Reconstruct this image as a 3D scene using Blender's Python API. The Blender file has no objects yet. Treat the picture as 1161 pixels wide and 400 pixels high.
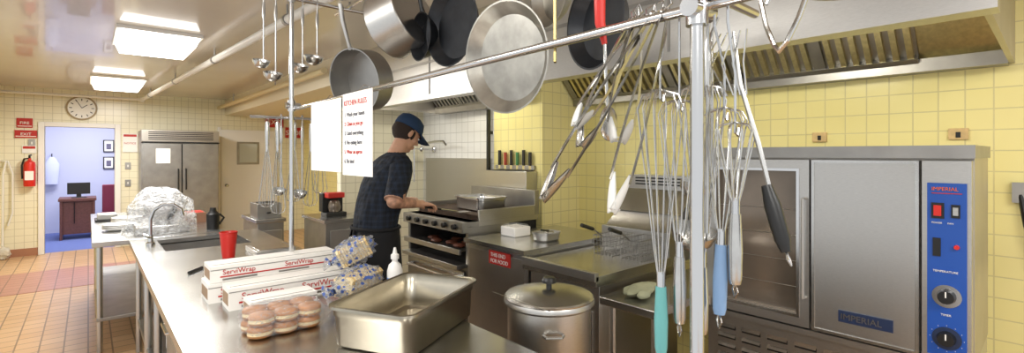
import bpy, bmesh, math, random
from mathutils import Vector, Matrix, noise
random.seed(7)
S=bpy.context.scene
V=Vector
def lin(h):
    h=h.lstrip('#'); o=[]
    for i in (0,2,4):
        c=int(h[i:i+2],16)/255
        o.append(c/12.92 if c<=.04045 else ((c+.055)/1.055)**2.4)
    return (*o,1)
def mat(name,col,rough=.5,metal=0,bump=0,bscale=40,stretch=None,var=0,emit=0,alpha=1,trans=0,coat=0,ior=None):
    m=bpy.data.materials.new(name); m.use_nodes=True
    nt=m.node_tree; N=nt.nodes; L=nt.links; b=N['Principled BSDF']
    c=lin(col)
    b.inputs['Base Color'].default_value=c; b.inputs['Roughness'].default_value=rough; b.inputs['Metallic'].default_value=metal
    b.inputs['Alpha'].default_value=alpha; b.inputs['Transmission Weight'].default_value=trans; b.inputs['Coat Weight'].default_value=coat
    if emit:
        b.inputs['Emission Color'].default_value=c; b.inputs['Emission Strength'].default_value=emit
    if bump or var:
        tc=N.new('ShaderNodeTexCoord'); mp=N.new('ShaderNodeMapping'); no=N.new('ShaderNodeTexNoise')
        no.inputs['Scale'].default_value=bscale; no.inputs['Detail'].default_value=4
        if stretch: mp.inputs['Scale'].default_value=stretch
        L.new(tc.outputs['Object'],mp.inputs['Vector']); L.new(mp.outputs[0],no.inputs['Vector'])
        if bump:
            bu=N.new('ShaderNodeBump'); bu.inputs['Strength'].default_value=bump; bu.inputs['Distance'].default_value=.01
            L.new(no.outputs['Fac'],bu.inputs['Height']); L.new(bu.outputs[0],b.inputs['Normal'])
        if var:
            r=N.new('ShaderNodeValToRGB')
            r.color_ramp.elements[0].position=.3; r.color_ramp.elements[1].position=.7
            r.color_ramp.elements[0].color=tuple(x*(1-var) for x in c[:3])+(1,)
            r.color_ramp.elements[1].color=tuple(min(1,x*(1+var*.6)) for x in c[:3])+(1,)
            L.new(no.outputs['Fac'],r.inputs['Fac']); L.new(r.outputs[0],b.inputs['Base Color'])
    return m
def tilemat(name,c1,c2,grout,size,axes,rough=.25,mortar=.0035,sx=1,bump=.25,off=0):
    m=bpy.data.materials.new(name); m.use_nodes=True
    nt=m.node_tree; N=nt.nodes; L=nt.links; b=N['Principled BSDF']
    g=N.new('ShaderNodeNewGeometry'); s=N.new('ShaderNodeSeparateXYZ'); c=N.new('ShaderNodeCombineXYZ')
    L.new(g.outputs['Position'],s.inputs[0]); L.new(s.outputs[axes[0]],c.inputs['X']); L.new(s.outputs[axes[1]],c.inputs['Y'])
    br=N.new('ShaderNodeTexBrick'); br.offset=off; br.squash=1
    br.inputs['Scale'].default_value=1; br.inputs['Brick Width'].default_value=size*sx; br.inputs['Row Height'].default_value=size
    br.inputs['Mortar Size'].default_value=mortar; br.inputs['Mortar Smooth'].default_value=.2
    br.inputs['Color1'].default_value=lin(c1); br.inputs['Color2'].default_value=lin(c2); br.inputs['Mortar'].default_value=lin(grout)
    L.new(c.outputs[0],br.inputs['Vector']); L.new(br.outputs['Color'],b.inputs['Base Color'])
    bu=N.new('ShaderNodeBump'); bu.inputs['Strength'].default_value=bump; bu.inputs['Distance'].default_value=.004; bu.invert=True
    L.new(br.outputs['Fac'],bu.inputs['Height']); L.new(bu.outputs[0],b.inputs['Normal'])
    b.inputs['Roughness'].default_value=rough
    return m
def plaid():
    m=bpy.data.materials.new('plaid_cloth'); m.use_nodes=True
    nt=m.node_tree; N=nt.nodes; L=nt.links; b=N['Principled BSDF']; b.inputs['Roughness'].default_value=.9
    tc=N.new('ShaderNodeNewGeometry'); s=N.new('ShaderNodeSeparateXYZ'); L.new(tc.outputs['Position'],s.inputs[0])
    fs=[]
    for ax,f in (('Z',170),('Y',150),('X',160)):
        mu=N.new('ShaderNodeMath'); mu.operation='MULTIPLY'; mu.inputs[1].default_value=f; L.new(s.outputs[ax],mu.inputs[0])
        si=N.new('ShaderNodeMath'); si.operation='SINE'; L.new(mu.outputs[0],si.inputs[0])
        gt=N.new('ShaderNodeMath'); gt.operation='GREATER_THAN'; gt.inputs[1].default_value=.3; L.new(si.outputs[0],gt.inputs[0]); fs.append(gt)
    a=N.new('ShaderNodeMath'); a.operation='ADD'; L.new(fs[0].outputs[0],a.inputs[0]); L.new(fs[1].outputs[0],a.inputs[1])
    a2=N.new('ShaderNodeMath'); a2.operation='ADD'; L.new(a.outputs[0],a2.inputs[0]); L.new(fs[2].outputs[0],a2.inputs[1])
    d=N.new('ShaderNodeMath'); d.operation='DIVIDE'; d.inputs[1].default_value=3; L.new(a2.outputs[0],d.inputs[0])
    r=N.new('ShaderNodeValToRGB'); r.color_ramp.elements[0].color=lin('0e131c'); r.color_ramp.elements[1].color=lin('1d2839')
    L.new(d.outputs[0],r.inputs[0]); L.new(r.outputs[0],b.inputs['Base Color'])
    no=N.new('ShaderNodeTexNoise'); no.inputs['Scale'].default_value=9; bu=N.new('ShaderNodeBump'); bu.inputs['Strength'].default_value=.8; bu.inputs['Distance'].default_value=.05
    L.new(tc.outputs['Position'],no.inputs['Vector']); L.new(no.outputs['Fac'],bu.inputs['Height']); L.new(bu.outputs[0],b.inputs['Normal'])
    return m
# ---------- materials
steel=mat('brushed_steel','c2c0bc',.34,1,bump=.04,bscale=60,stretch=(1,1,12),var=.08)
steelT=mat('steel_worktop','c8c7c4',.27,1,bump=.03,bscale=5,var=.1)
steelD=mat('dull_steel','a6a4a0',.42,1,var=.12,bscale=8)
steelB=mat('warm_steel','bab4ab',.4,1,var=.1,bscale=4)
chrome=mat('chrome','cfcfcf',.18,1)
tongm=mat('utensil_steel','c9c8c5',.26,1,var=.1,bscale=20)
alu=mat('worn_aluminium','a9a69e',.4,1,var=.25,bscale=14)
cast=mat('dark_nonstick','2c2e32',.38,.5,var=.3,bscale=20)
black=mat('black_plastic','161616',.4)
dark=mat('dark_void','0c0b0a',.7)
glassd=mat('oven_glass','7a6f63',.12,.5,var=.25,bscale=4)
white=mat('white_paint','eceae6',.5)
paper=mat('paper','f0efeb',.8)
red=mat('red_plastic','d2281e',.35)
redsign=mat('red_sign','b92a22',.5)
blueP=mat('blue_panel','1b4fa8',.35)
blueD=mat('badge_blue','22304e',.35)
teal=mat('teal_grip','5f9f9e',.5)
blueG=mat('blue_grip','7391b5',.5)
wood=mat('dark_wood','6b4038',.5,var=.2)
yellowS=mat('filter_steel','d6cc9e',.4,1,var=.15)
skin=mat('skin','c99a7d',.55,var=.08,bscale=30)
hairm=mat('hair','2a1c14',.8,bump=.6,bscale=160)
capm=mat('cap_cloth','1c3554',.85)
apr=mat('apron_cloth','101013',.9,bump=.3,bscale=20)
trous=mat('trouser_cloth','131418',.9)
shirt=plaid()
bun=mat('bun_crust','b57a42',.5,var=.3,bscale=12)
bunl=mat('bun_crumb','e6d2a6',.8)
cream=mat('bread_cream','d9bb84',.6,var=.15)
ceilm=mat('ceiling_paint','d3cabd',.22,0,var=.04,bscale=1.5,coat=.5)
lampm=mat('lamp_diffuser','fffcf6',.5,emit=4)
pipew=mat('pipe_white','e6e4de',.4)
lilac=mat('office_wall','c3c6dc',.8)
carpet=mat('blue_carpet','6674ad',.95,bump=.3,bscale=200)
purple=mat('purple_cloth','7a3048',.9)
nylon=mat('nylon_tip','e0e0dc',.4)
brown=mat('grill_grease','4b3a2e',.6,.5,var=.4,bscale=30)
meat=mat('grilled_meat','6e3a24',.6,var=.4,bscale=60)
def filmmat(name,f,sc=22):
    film=bpy.data.materials.new(name); film.use_nodes=True
    nt=film.node_tree; nt.nodes.clear(); o=nt.nodes.new('ShaderNodeOutputMaterial'); mx=nt.nodes.new('ShaderNodeMixShader'); t=nt.nodes.new('ShaderNodeBsdfTransparent'); gl=nt.nodes.new('ShaderNodeBsdfPrincipled')
    gl.inputs['Base Color'].default_value=(.9,.92,.95,1); gl.inputs['Roughness'].default_value=.12
    no=nt.nodes.new('ShaderNodeTexNoise'); no.inputs['Scale'].default_value=sc; bu=nt.nodes.new('ShaderNodeBump'); bu.inputs['Distance'].default_value=.03; bu.inputs['Strength'].default_value=.9
    nt.links.new(no.outputs['Fac'],bu.inputs['Height']); nt.links.new(bu.outputs[0],gl.inputs['Normal'])
    # crease lines are more opaque
    no2=nt.nodes.new('ShaderNodeTexNoise'); no2.inputs['Scale'].default_value=sc*.8; no2.inputs['Distortion'].default_value=1.5
    mr=nt.nodes.new('ShaderNodeMapRange'); mr.inputs['From Min'].default_value=.35; mr.inputs['From Max'].default_value=.7; mr.inputs['To Min'].default_value=f*.4; mr.inputs['To Max'].default_value=min(1,f*1.9)
    nt.links.new(no2.outputs['Fac'],mr.inputs['Value']); nt.links.new(mr.outputs[0],mx.inputs[0])
    nt.links.new(t.outputs[0],mx.inputs[1]); nt.links.new(gl.outputs[0],mx.inputs[2]); nt.links.new(mx.outputs[0],o.inputs[0]); return film
film=filmmat('clear_film',.2,30); plast=filmmat('plastic_cover_sheet',.38,12)
# printed bread bag : clear film, blue print
bagp=filmmat('printed_bag',.3,30)
nt=bagp.node_tree; out=[n for n in nt.nodes if n.type=='OUTPUT_MATERIAL'][0]; base=[n for n in nt.nodes if n.type=='MIX_SHADER'][0]
tc=nt.nodes.new('ShaderNodeTexCoord'); w=nt.nodes.new('ShaderNodeTexVoronoi'); w.inputs['Scale'].default_value=36
r=nt.nodes.new('ShaderNodeValToRGB'); r.color_ramp.interpolation='CONSTANT'
r.color_ramp.elements[0].color=(1,1,1,1); r.color_ramp.elements[1].color=(0,0,0,1); r.color_ramp.elements[1].position=.33
pr=nt.nodes.new('ShaderNodeBsdfPrincipled'); pr.inputs['Base Color'].default_value=lin('4560a5'); pr.inputs['Roughness'].default_value=.3
m2=nt.nodes.new('ShaderNodeMixShader')
nt.links.new(tc.outputs['Object'],w.inputs['Vector']); nt.links.new(w.outputs['Distance'],r.inputs[0]); nt.links.new(r.outputs[0],m2.inputs[0]); nt.links.new(base.outputs[0],m2.inputs[1]); nt.links.new(pr.outputs[0],m2.inputs[2]); nt.links.new(m2.outputs[0],out.inputs[0])

wallX=tilemat('yellow_tile_x','f3e8a2','f1e59c','d8cd94',.108,('Y','Z'))
wallY=tilemat('yellow_tile_y','f0e6ac','ede3a6','d4ca9a',.108,('X','Z'))
wallW=tilemat('white_tile','ecebe6','e8e7e2','c9c8c2',.108,('Y','Z'))
wallB=tilemat('cream_tile_y','ece6cc','e9e3c8','cbc4a8',.108,('X','Z'))
floorm=tilemat('quarry_tile','c9a47c','c0986e','846a50',.152,('X','Y'),rough=.35,mortar=.006)
floorr=tilemat('red_quarry_tile','b07c6c','a87464','7d5a4a',.152,('X','Y'),rough=.35,mortar=.006)

# ---------- mesh builder
class B:
    def __init__(s): s.v=[];s.f=[];s.m=[];s.mats=[]
    def mi(s,m):
        if m not in s.mats: s.mats.append(m)
        return s.mats.index(m)
    def add(s,vs,fs,m,M=None):
        o=len(s.v); k=s.mi(m)
        for v in vs: s.v.append((M@V(v)) if M else V(v))
        for f in fs: s.f.append([o+i for i in f]); s.m.append(k)
        return s
    def box(s,lo,hi,m,M=None):
        x0,y0,z0=lo;x1,y1,z1=hi
        vs=[(x0,y0,z0),(x1,y0,z0),(x1,y1,z0),(x0,y1,z0),(x0,y0,z1),(x1,y0,z1),(x1,y1,z1),(x0,y1,z1)]
        return s.add(vs,[(0,3,2,1),(4,5,6,7),(0,1,5,4),(1,2,6,5),(2,3,7,6),(3,0,4,7)],m,M)
    def tube(s,pts,r,m,seg=8,closed=False,M=None,flat=1):
        pts=[V(p) for p in pts]; n=len(pts); rr=r if isinstance(r,(list,tuple)) else [r]*n
        vs=[];fs=[]
        up=None
        for i,p in enumerate(pts):
            a=pts[(i-1)%n] if (closed or i>0) else p; c=pts[(i+1)%n] if (closed or i<n-1) else p
            d=(c-a).normalized() if (c-a).length>1e-9 else V((0,0,1))
            if up is None: up=d.orthogonal().normalized()
            up=(up-d*up.dot(d)); up=up.normalized() if up.length>1e-6 else d.orthogonal().normalized()
            sd=d.cross(up)
            for k in range(seg):
                an=2*math.pi*k/seg
                vs.append(p+up*math.cos(an)*rr[i]+sd*math.sin(an)*rr[i]*flat)
        for i in range(n if closed else n-1):
            j=(i+1)%n
            for k in range(seg):
                l=(k+1)%seg; fs.append((i*seg+k,i*seg+l,j*seg+l,j*seg+k))
        if not closed:
            fs.append(tuple(range(seg))[::-1]); fs.append(tuple((n-1)*seg+k for k in range(seg)))
        return s.add(vs,fs,m,M)
    def lathe(s,prof,m,M=None,seg=28,sy=1):
        vs=[];fs=[];n=len(prof)
        for r,z in prof:
            for k in range(seg):
                a=2*math.pi*k/seg; vs.append((r*math.cos(a),r*math.sin(a)*sy,z))
        for i in range(n-1):
            for k in range(seg):
                l=(k+1)%seg; fs.append((i*seg+k,i*seg+l,(i+1)*seg+l,(i+1)*seg+k))
        return s.add(vs,fs,m,M)
    def ell(s,c,r,m,M=None,seg=20,rings=12,rough=0,f=8):
        vs=[];fs=[]
        for i in range(rings+1):
            th=math.pi*i/rings
            for k in range(seg):
                a=2*math.pi*k/seg
                d=V((math.sin(th)*math.cos(a),math.sin(th)*math.sin(a),math.cos(th)))
                q=1+(rough*noise.noise(d*f*.3+V(c)*7) if rough else 0)
                vs.append((c[0]+r[0]*d.x*q,c[1]+r[1]*d.y*q,c[2]+r[2]*d.z*q))
        for i in range(rings):
            for k in range(seg):
                l=(k+1)%seg; fs.append((i*seg+k,(i+1)*seg+k,(i+1)*seg+l,i*seg+l))
        return s.add(vs,fs,m,M)
    def loft(s,rings,m,seg=24):
        vs=[];fs=[];n=len(rings)
        for (cx,cy,cz,a,b) in rings:
            for k in range(seg):
                t=2*math.pi*k/seg; vs.append((cx+a*math.cos(t),cy+b*math.sin(t),cz))
        for i in range(n-1):
            for k in range(seg):
                l=(k+1)%seg; fs.append((i*seg+k,i*seg+l,(i+1)*seg+l,(i+1)*seg+k))
        fs.append(tuple(range(seg))[::-1]); fs.append(tuple((n-1)*seg+k for k in range(seg)))
        return s.add(vs,fs,m)
    def text(s,t,o,x,y,size,m,align='LEFT'):
        cu=bpy.data.curves.new('t','FONT'); cu.body=t; cu.size=size; cu.align_x=align; cu.extrude=.0006
        ob=bpy.data.objects.new('t',cu); S.collection.objects.link(ob)
        bpy.context.view_layer.update()
        me=bpy.data.meshes.new_from_object(ob.evaluated_get(bpy.context.evaluated_depsgraph_get()))
        x=V(x);y=V(y);n=x.cross(y); M=Matrix((x,y,n)).transposed().to_4x4(); M.translation=V(o)
        s.add([v.co for v in me.vertices],[tuple(p.vertices) for p in me.polygons],m,M)
        bpy.data.objects.remove(ob); bpy.data.meshes.remove(me)
        return s
    def done(s,name,bevel=0,parent=None,solid=0,ang=35,fix=True):
        me=bpy.data.meshes.new(name)
        lo=V([min(v[i] for v in s.v) for i in range(3)]); hi=V([max(v[i] for v in s.v) for i in range(3)])
        og=V(((lo.x+hi.x)/2,(lo.y+hi.y)/2,lo.z))
        me.from_pydata([v-og for v in s.v],[],s.f)
        for m in s.mats: me.materials.append(m)
        me.polygons.foreach_set('material_index',s.m)
        bm=bmesh.new(); bm.from_mesh(me)
        bmesh.ops.remove_doubles(bm,verts=bm.verts,dist=1e-6)
        if fix: bmesh.ops.recalc_face_normals(bm,faces=bm.faces)
        bm.to_mesh(me); bm.free()
        me.polygons.foreach_set('use_smooth',[True]*len(me.polygons)); me.set_sharp_from_angle(angle=math.radians(ang))
        ob=bpy.data.objects.new(name,me); S.collection.objects.link(ob); ob.location=og
        if solid:
            q=ob.modifiers.new('s','SOLIDIFY'); q.thickness=solid; q.offset=0
        if bevel:
            q=ob.modifiers.new('b','BEVEL'); q.width=bevel; q.segments=2; q.limit_method='ANGLE'; q.angle_limit=math.radians(50); q.harden_normals=False
        if parent: ob.parent=parent
        return ob
def frame(o,z,x=None):
    z=V(z).normalized(); x=V(x) if x else z.orthogonal(); x=(x-z*x.dot(z)).normalized(); y=z.cross(x)
    M=Matrix((x,y,z)).transposed().to_4x4(); M.translation=V(o); return M
T=Matrix.Translation
H=2.66
# ---------- room shell
B().box((-1.4,-2.2,-.1),(3.6,10.85,0),floorm).done('floor')
B().box((-1.29,7.85,0),(.9,9.2,.004),floorr).done('floor_red_tile_band')
B().box((-1.4,-2.2,H),(3.6,10.85,H+.1),ceilm).done('ceiling')
B().box((3.5,-2.2,0),(3.6,10.85,H),wallX).done('wall_right')
B().box((-1.4,6,0),(-1.3,10.85,H),wallX).done('wall_left')
b=B(); b.box((-1.3,10.75,0),(-.525,10.85,H),wallB); b.box((.344,10.75,0),(3.5,10.85,H),wallB); b.box((-.525,10.75,2.05),(.344,10.85,H),wallB); b.done('wall_back')
b=B(); b.box((3.0,3.0,0),(3.5,3.67,H),wallX); ob=b.done('wall_range_pier')
ob.data.materials.append(wallY)
for p in ob.data.polygons:
    if abs(p.normal.y)>.5: p.material_index=1
B().box((3.0,3.67,0),(3.5,5.0,H),wallW).done('wall_range')
B().box((2.0,5.0,0),(3.5,5.1,H),wallB).done('wall_partition')
B().box((2.0,5.1,2.36),(3.5,10.75,H),mat('soffit_paint','ddd3bc',.5)).done('trim_soffit')
b=B(); b.box((-.60,10.72,0),(-.525,10.86,2.12),white); b.box((.344,10.72,0),(.42,10.86,2.12),white); b.box((-.525,10.72,2.05),(.344,10.86,2.12),white); b.done('trim_door_frame',.004)
basem=mat('base_tile','a8765a',.4)
B().box((-1.3,10.735,0),(-.6,10.75,.12),basem).done('baseboard_back')
# office behind
B().box((-1.6,10.85,-.05),(1.4,13.6,0.0),carpet).done('floor_office')
b=B(); b.box((-1.6,13.5,0),(1.4,13.6,H),lilac); b.box((1.3,10.85,0),(1.4,13.5,H),lilac); b.box((-1.6,10.85,0),(-1.5,13.5,H),lilac); b.done('wall_office')
B().box((-1.6,10.85,H),(1.4,13.6,H+.1),white).done('ceiling_office')
b=B(); b.box((-.42,12.2,.72),(.12,12.85,.77),wood); b.box((-.40,12.22,0),(-.36,12.83,.72),wood); b.box((.06,12.22,0),(.10,12.83,.72),wood); b.box((-.36,12.26,.1),(.06,12.3,.72),wood); b.box((-.2,12.22,.3),(-.19,12.26,.7),dark); b.done('office_desk',.004)
b=B(); b.box((-.30,12.4,.84),(.03,12.43,1.06),black); b.box((-.17,12.42,.78),(-.10,12.46,.86),black); b.box((-.24,12.36,.77),(-.02,12.5,.785),black); b.done('computer_monitor',.004)
for i,(x,z) in enumerate(((.33,1.78),(.33,1.42))):
    b=B(); b.box((x-.09,13.465,z-.13),(x+.09,13.498,z+.13),black); b.box((x-.07,13.46,z-.11),(x+.07,13.466,z+.11),paper); b.box((x-.04,13.457,z-.07),(x+.04,13.461,z+.05),mat('photo%d'%i,'6f6a80',.5,var=.5,bscale=20)); b.done('picture_frame')
b=B(); b.box((.18,11.7,.42),(.54,12.1,.5),purple); b.box((.20,12.08,.5),(.52,12.15,1.02),purple)
for x in(.22,.5):
    for y in(11.74,12.08): b.tube([(x,y,0),(x,y,.43)],.015,black)
b.done('office_chair',.02)
b=B(); b.loft([(-.55,13.38,1.0,.10,.05),(-.55,13.38,1.2,.11,.06),(-.55,13.38,1.4,.12,.06),(-.55,13.4,1.5,.07,.05),(-.55,13.42,1.55,.04,.04)],mat('jacket_cloth','c9cfe6',.9)); b.tube([(-.55,13.5,1.61),(-.55,13.42,1.61),(-.55,13.42,1.55)],.008,black); b.done('hanging_jacket')
# ---------- back wall things
b=B(); M=T(V((-.08,10.75,2.37)))@Matrix.Rotation(math.pi/2,4,'X')
b.lathe([(0,0),(.2,0),(.2,.03),(.175,.035)],mat('clock_rim','a09070',.4),M); b.lathe([(.175,.03),(0,.03)],paper,M)
for k in range(12):
    a=k*math.pi/6; b.box((-.006,.12,.03),(.006,.155,.034),black,M@Matrix.Rotation(a,4,'Z'))
b.box((-.005,0,.034),(.005,.09,.037),black,M@Matrix.Rotation(-.9,4,'Z')); b.box((-.004,0,.034),(.004,.13,.037),black,M@Matrix.Rotation(.5,4,'Z')); b.done('wall_clock')
b=B(); M=T(V((-.69,10.66,1.1)))
b.lathe([(0,0),(.065,0),(.07,.02),(.07,.33),(.06,.38),(.02,.41),(.018,.44),(0,.44)],red,M); b.tube([(0,0,.43),(0,-.02,.48),(.02,-.07,.49)],.014,black,M=M); b.tube([(0,0,.44),(-.06,-.01,.43),(-.085,-.02,.33),(-.08,-.02,.12)],.012,black,M=M)
b.box((-.05,-.072,.1),(.05,-.065,.24),paper,M); b.box((-.03,.05,.05),(.03,.09,.35),steelD,M); b.done('fire_extinguisher')
for lo,hi,m,t in (((-.84,10.735,2.02),(-.66,10.748,2.17),redsign,'FIRE'),((-.86,10.73,1.86),(-.61,10.748,1.98),redsign,'EXIT'),((-.78,10.73,1.62),(-.62,10.748,1.74),paper,''),((.45,10.73,1.64),(.65,10.748,1.96),paper,'NOTICE')):
    b=B(); b.box(lo,hi,m); b.box((lo[0]+.01,lo[1]-.003,hi[2]-.05 if m is paper else lo[2]+.02),(hi[0]-.01,lo[1],hi[2]-.01 if m is paper else lo[2]+.03),redsign if m is paper else paper)
    if t: b.text(t,((lo[0]+hi[0])/2,lo[1]-.004,(lo[2]+hi[2])/2-.02),(1,0,0),(0,0,1),.06 if m is redsign else .045,paper if m is redsign else redsign,'CENTER')
    b.done('wall_sign')
for x,z in ((-.67,1.78),(.52,1.1),(.52,1.4)):
    b=B(); b.box((x-.04,10.735,z-.06),(x+.04,10.75,z+.06),steelD); b.box((x-.008,10.728,z-.02),(x+.008,10.735,z+.02),white); b.done('light_switch',.002)
b=B(); b.tube([(-.98,10.6,.05),(-.98,10.68,1.3),(-.95,10.7,1.5)],.014,pipew); b.ell((-.98,10.58,.1),(.09,.07,.1),mat('mop_cotton','cfc8b8',.9,bump=.8),rough=.4); b.done('floor_mop')
b=B(); b.tube([(-1.08,10.74,1.5),(-.93,10.7,1.5),(-.88,10.7,1.3),(-.88,10.7,.7),(-.93,10.7,.5)],.012,pipew); b.done('utility_hose')
b=B(); b.box((-1.28,9.2,2.02),(-.93,9.8,2.1),black); b.box((-1.28,9.25,2.1),(-.96,9.75,2.5),steelD); b.tube([(-1.1,9.5,2.5),(-1.1,9.5,2.66)],.03,steelD); b.done('exhaust_fan_unit',.01)
# fridge
b=B(); b.box((.66,10.02,.15),(1.77,10.73,2.01),steelD); b.box((.68,9.98,.3),(1.205,10.02,1.78),steelD); b.box((1.225,9.98,.3),(1.75,10.02,1.78),steelD); b.box((.66,9.99,1.82),(1.77,10.02,2.01),steelB)
for i in range(5): b.box((.75,9.985,1.85+i*.03),(1.68,9.99,1.862+i*.03),dark)
b.box((.655,9.985,1.79),(1.775,9.99,1.81),dark); b.box((1.206,9.985,.3),(1.224,9.99,1.78),dark)
b.tube([(1.16,9.98,1.0),(1.16,9.94,1.0),(1.16,9.94,1.35),(1.16,9.98,1.35)],.012,black); b.tube([(1.27,9.98,1.0),(1.27,9.94,1.0),(1.27,9.94,1.35),(1.27,9.98,1.35)],.012,black)
b.box((.85,9.975,1.45),(1.05,9.981,1.7),paper)
for x in(.72,1.7):
    for y in(10.08,10.66): b.lathe([(.03,0),(.03,.15)],black,T(V((x,y,0))))
b.done('reach_in_refrigerator',.006)
b=B(); b.box((1.93,10.70,0),(2.9,10.745,2.08),white); b.box((2.2,10.69,1.4),(2.6,10.702,1.85),steelD); b.box((2.24,10.685,1.44),(2.56,10.692,1.81),mat('wired_glass','c5cac6',.2)); b.lathe([(0,0),(.03,0),(.03,.02),(.012,.03),(.012,.06),(.03,.07),(.02,.09),(0,.09)],chrome,T(V((2.02,10.70,1.0)))@Matrix.Rotation(math.pi/2,4,'X')); b.box((1.88,10.71,0),(1.93,10.749,2.13),white); b.box((2.9,10.71,0),(2.95,10.749,2.13),white); b.done('door_1',.004)
for x,z,tt in((2.9,2.16,'EXIT'),(3.28,1.95,'STOP')):
    b=B(); b.box((x-.17,10.72,z),(x+.17,10.749,z+.22),redsign); b.text(tt,(x,10.716,z+.06),(1,0,0),(0,0,1),.14,paper,'CENTER'); b.done('wall_sign')
# ---------- ceiling fixtures
def fixture(x,y,w,l,en=62):
    zs=H-.11
    b=B(); b.box((x-w/2,y-l/2,H-.03),(x+w/2,y+l/2,H-.001),white)
    vs=[(x-w/2+.02,y-l/2+.02,H-.03),(x+w/2-.02,y-l/2+.02,H-.03),(x+w/2-.02,y+l/2-.02,H-.03),(x-w/2+.02,y+l/2-.02,H-.03),(x-w/2+.05,y-l/2+.05,zs),(x+w/2-.05,y-l/2+.05,zs),(x+w/2-.05,y+l/2-.05,zs),(x-w/2+.05,y+l/2-.05,zs)]
    b.add(vs,[(4,5,6,7),(0,1,5,4),(1,2,6,5),(2,3,7,6),(3,0,4,7)],lampm); b.done('ceiling_light')
    li=bpy.data.lights.new('l','AREA'); li.shape='RECTANGLE'; li.size=w; li.size_y=l; li.energy=en; li.color=(1,.985,.95)
    o=bpy.data.objects.new('fluorescent_lamp',li); o.location=(x,y,zs-.02); S.collection.objects.link(o)
for x,y,l,e in((.47,5.45,.85,62),(.32,8.9,1.0,66),(-.3,1.9,1.15,28),(-.6,-.6,1.15,42),(1.3,-1.1,1.15,34)): fixture(x,y,.6,l,e)
li=bpy.data.lights.new('l','AREA'); li.size=1; li.energy=70; li.color=(.92,.93,1); o=bpy.data.objects.new('office_lamp',li); o.location=(0,12,2.6); S.collection.objects.link(o)
for y in (1.0,3.6):
    b=B(); b.lathe([(.05,.06),(.07,.04),(.07,0),(.05,-.05),(0,-.07)],lampm,T(V((2.4,y,2.5)))); b.lathe([(0,.16),(.08,.16),(.08,.05),(.05,.05)],steelD,T(V((2.4,y,2.5)))); b.done('hood_light')
    li=bpy.data.lights.new('l','POINT'); li.energy=20; li.shadow_soft_size=.1; li.color=(1,.95,.82); o=bpy.data.objects.new('hood_bulb',li); o.location=(2.4,y,2.37); S.collection.objects.link(o)
# ---------- pipes
b=B(); b.tube([(.70,10.5,2.55),(1.08,3.16,2.55),(1.18,.9,2.55)],.032,pipew,12); b.tube([(-1.28,10.5,2.55),(.70,10.5,2.55)],.022,pipew,12)
b.ell((.70,10.5,2.55),(.045,.045,.045),pipew)
for y in(3.6,5.6,7.6,9.6):
    x=1.08-(y-3.16)*.0518; b.tube([(x,y,2.57),(x,y,H)],.008,steelD); b.tube([(x,y-.02,2.55),(x,y+.02,2.55)],.04,steelD,12)
b.done('ceiling_pipe')
b=B(); b.tube([(1.9,5.2,2.5),(1.9,10.74,2.5)],.035,mat('pipe_cream','d9c9a0',.5),12); b.tube([(1.9,7.0,2.5),(1.9,7.0,H)],.01,steelD); b.tube([(1.9,9.5,2.5),(1.9,9.5,H)],.01,steelD); b.done('ceiling_pipe')
# ---------- hood
b=B(); b.box((2.13,.14,2.06),(2.16,4.6,H-.001),steel); b.box((2.16,.14,2.06),(3.498,.16,H-.001),steelB); b.box((2.16,4.58,2.06),(2.998,4.6,H-.001),steelB)
b.box((2.08,.12,2.05),(2.18,4.62,2.09),steel); b.box((3.40,.16,2.05),(3.498,2.99,2.12),steelD); b.box((2.9,3.67,2.05),(2.998,4.58,2.12),steelD)
b.box((2.125,.14,2.36),(2.13,4.6,2.38),steelD)
for y in(1.25,2.35,3.45): b.box((2.124,y,2.09),(2.13,y+.012,H-.001),steelD)
b.add([(3.44,.17,2.12),(3.44,.5,2.12),(2.95,.5,2.62),(2.95,.17,2.62)],[(0,1,2,3)],yellowS); b.add([(3.442,.17,2.12),(3.442,.5,2.12),(2.952,.5,2.62),(2.952,.17,2.62)],[(3,2,1,0)],yellowS)
def filt(x0,z0,x1,z1,ya,yb,mm=yellowS):
    d=V((x1-x0,0,z1-z0)); L=d.length; M=frame((x0,ya,z0),(-d.z,0,d.x),d)
    W=yb-ya; sg=1 if (M.to_3x3()@V((0,1,0))).y>0 else -1
    b.box((0,min(0,sg*W),-.005),(L,max(0,sg*W),.0),steelD,M)
    n=int(W/.062)
    for i in range(n):
        yy=sg*(i+.5)*W/n
        if (i%8)==7: b.box((0,yy-.03,0),(L,yy+.03,.03),steelD,M)
        else:
            b.box((.03,yy-.014,0),(L-.03,yy+.014,.03),mm,M)
    b.box((0,min(0,sg*W),0),(.03,max(0,sg*W),.035),steelD,M)
filt(3.42,2.12,2.95,2.62,.5,2.98); filt(2.93,2.12,2.5,2.62,3.1,4.55,steelD)
b.done('exhaust_hood')
# ---------- prep table
b=B()
X0,X1=.25,1.19
sy0,sy1=4.25,4.85; sx0,sx1=.42,.98
b.box((X0,.3,.86),(X1,sy0,.9),steelT); b.box((X0,sy1,.86),(X1,5.0,.9),steelT); b.box((X0,sy0,.86),(sx0,sy1,.9),steelT); b.box((sx1,sy0,.86),(X1,sy1,.9),steelT)
b.box((sx0-.01,sy0-.01,.62),(sx1+.01,sy1+.01,.63),steelD); b.box((sx0-.01,sy0-.01,.63),(sx0,sy1+.01,.87),steelD); b.box((sx1,sy0-.01,.63),(sx1+.01,sy1+.01,.87),steelD); b.box((sx0,sy0-.01,.63),(sx1,sy0,.87),steelD); b.box((sx0,sy1,.63),(sx1,sy1+.01,.87),steelD)
b.box((.33,.4,.12),(1.1,3.3,.84),steelD)
for y in(.9,1.7,2.5): b.box((.324,y-.36,.2),(.331,y+.36,.78),steel)
for y in(1.65,2.45,3.25): b.tube([(.325,y-.1,.7),(.295,y-.1,.7),(.295,y-.3,.7),(.325,y-.3,.7)],.008,chrome)
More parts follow.
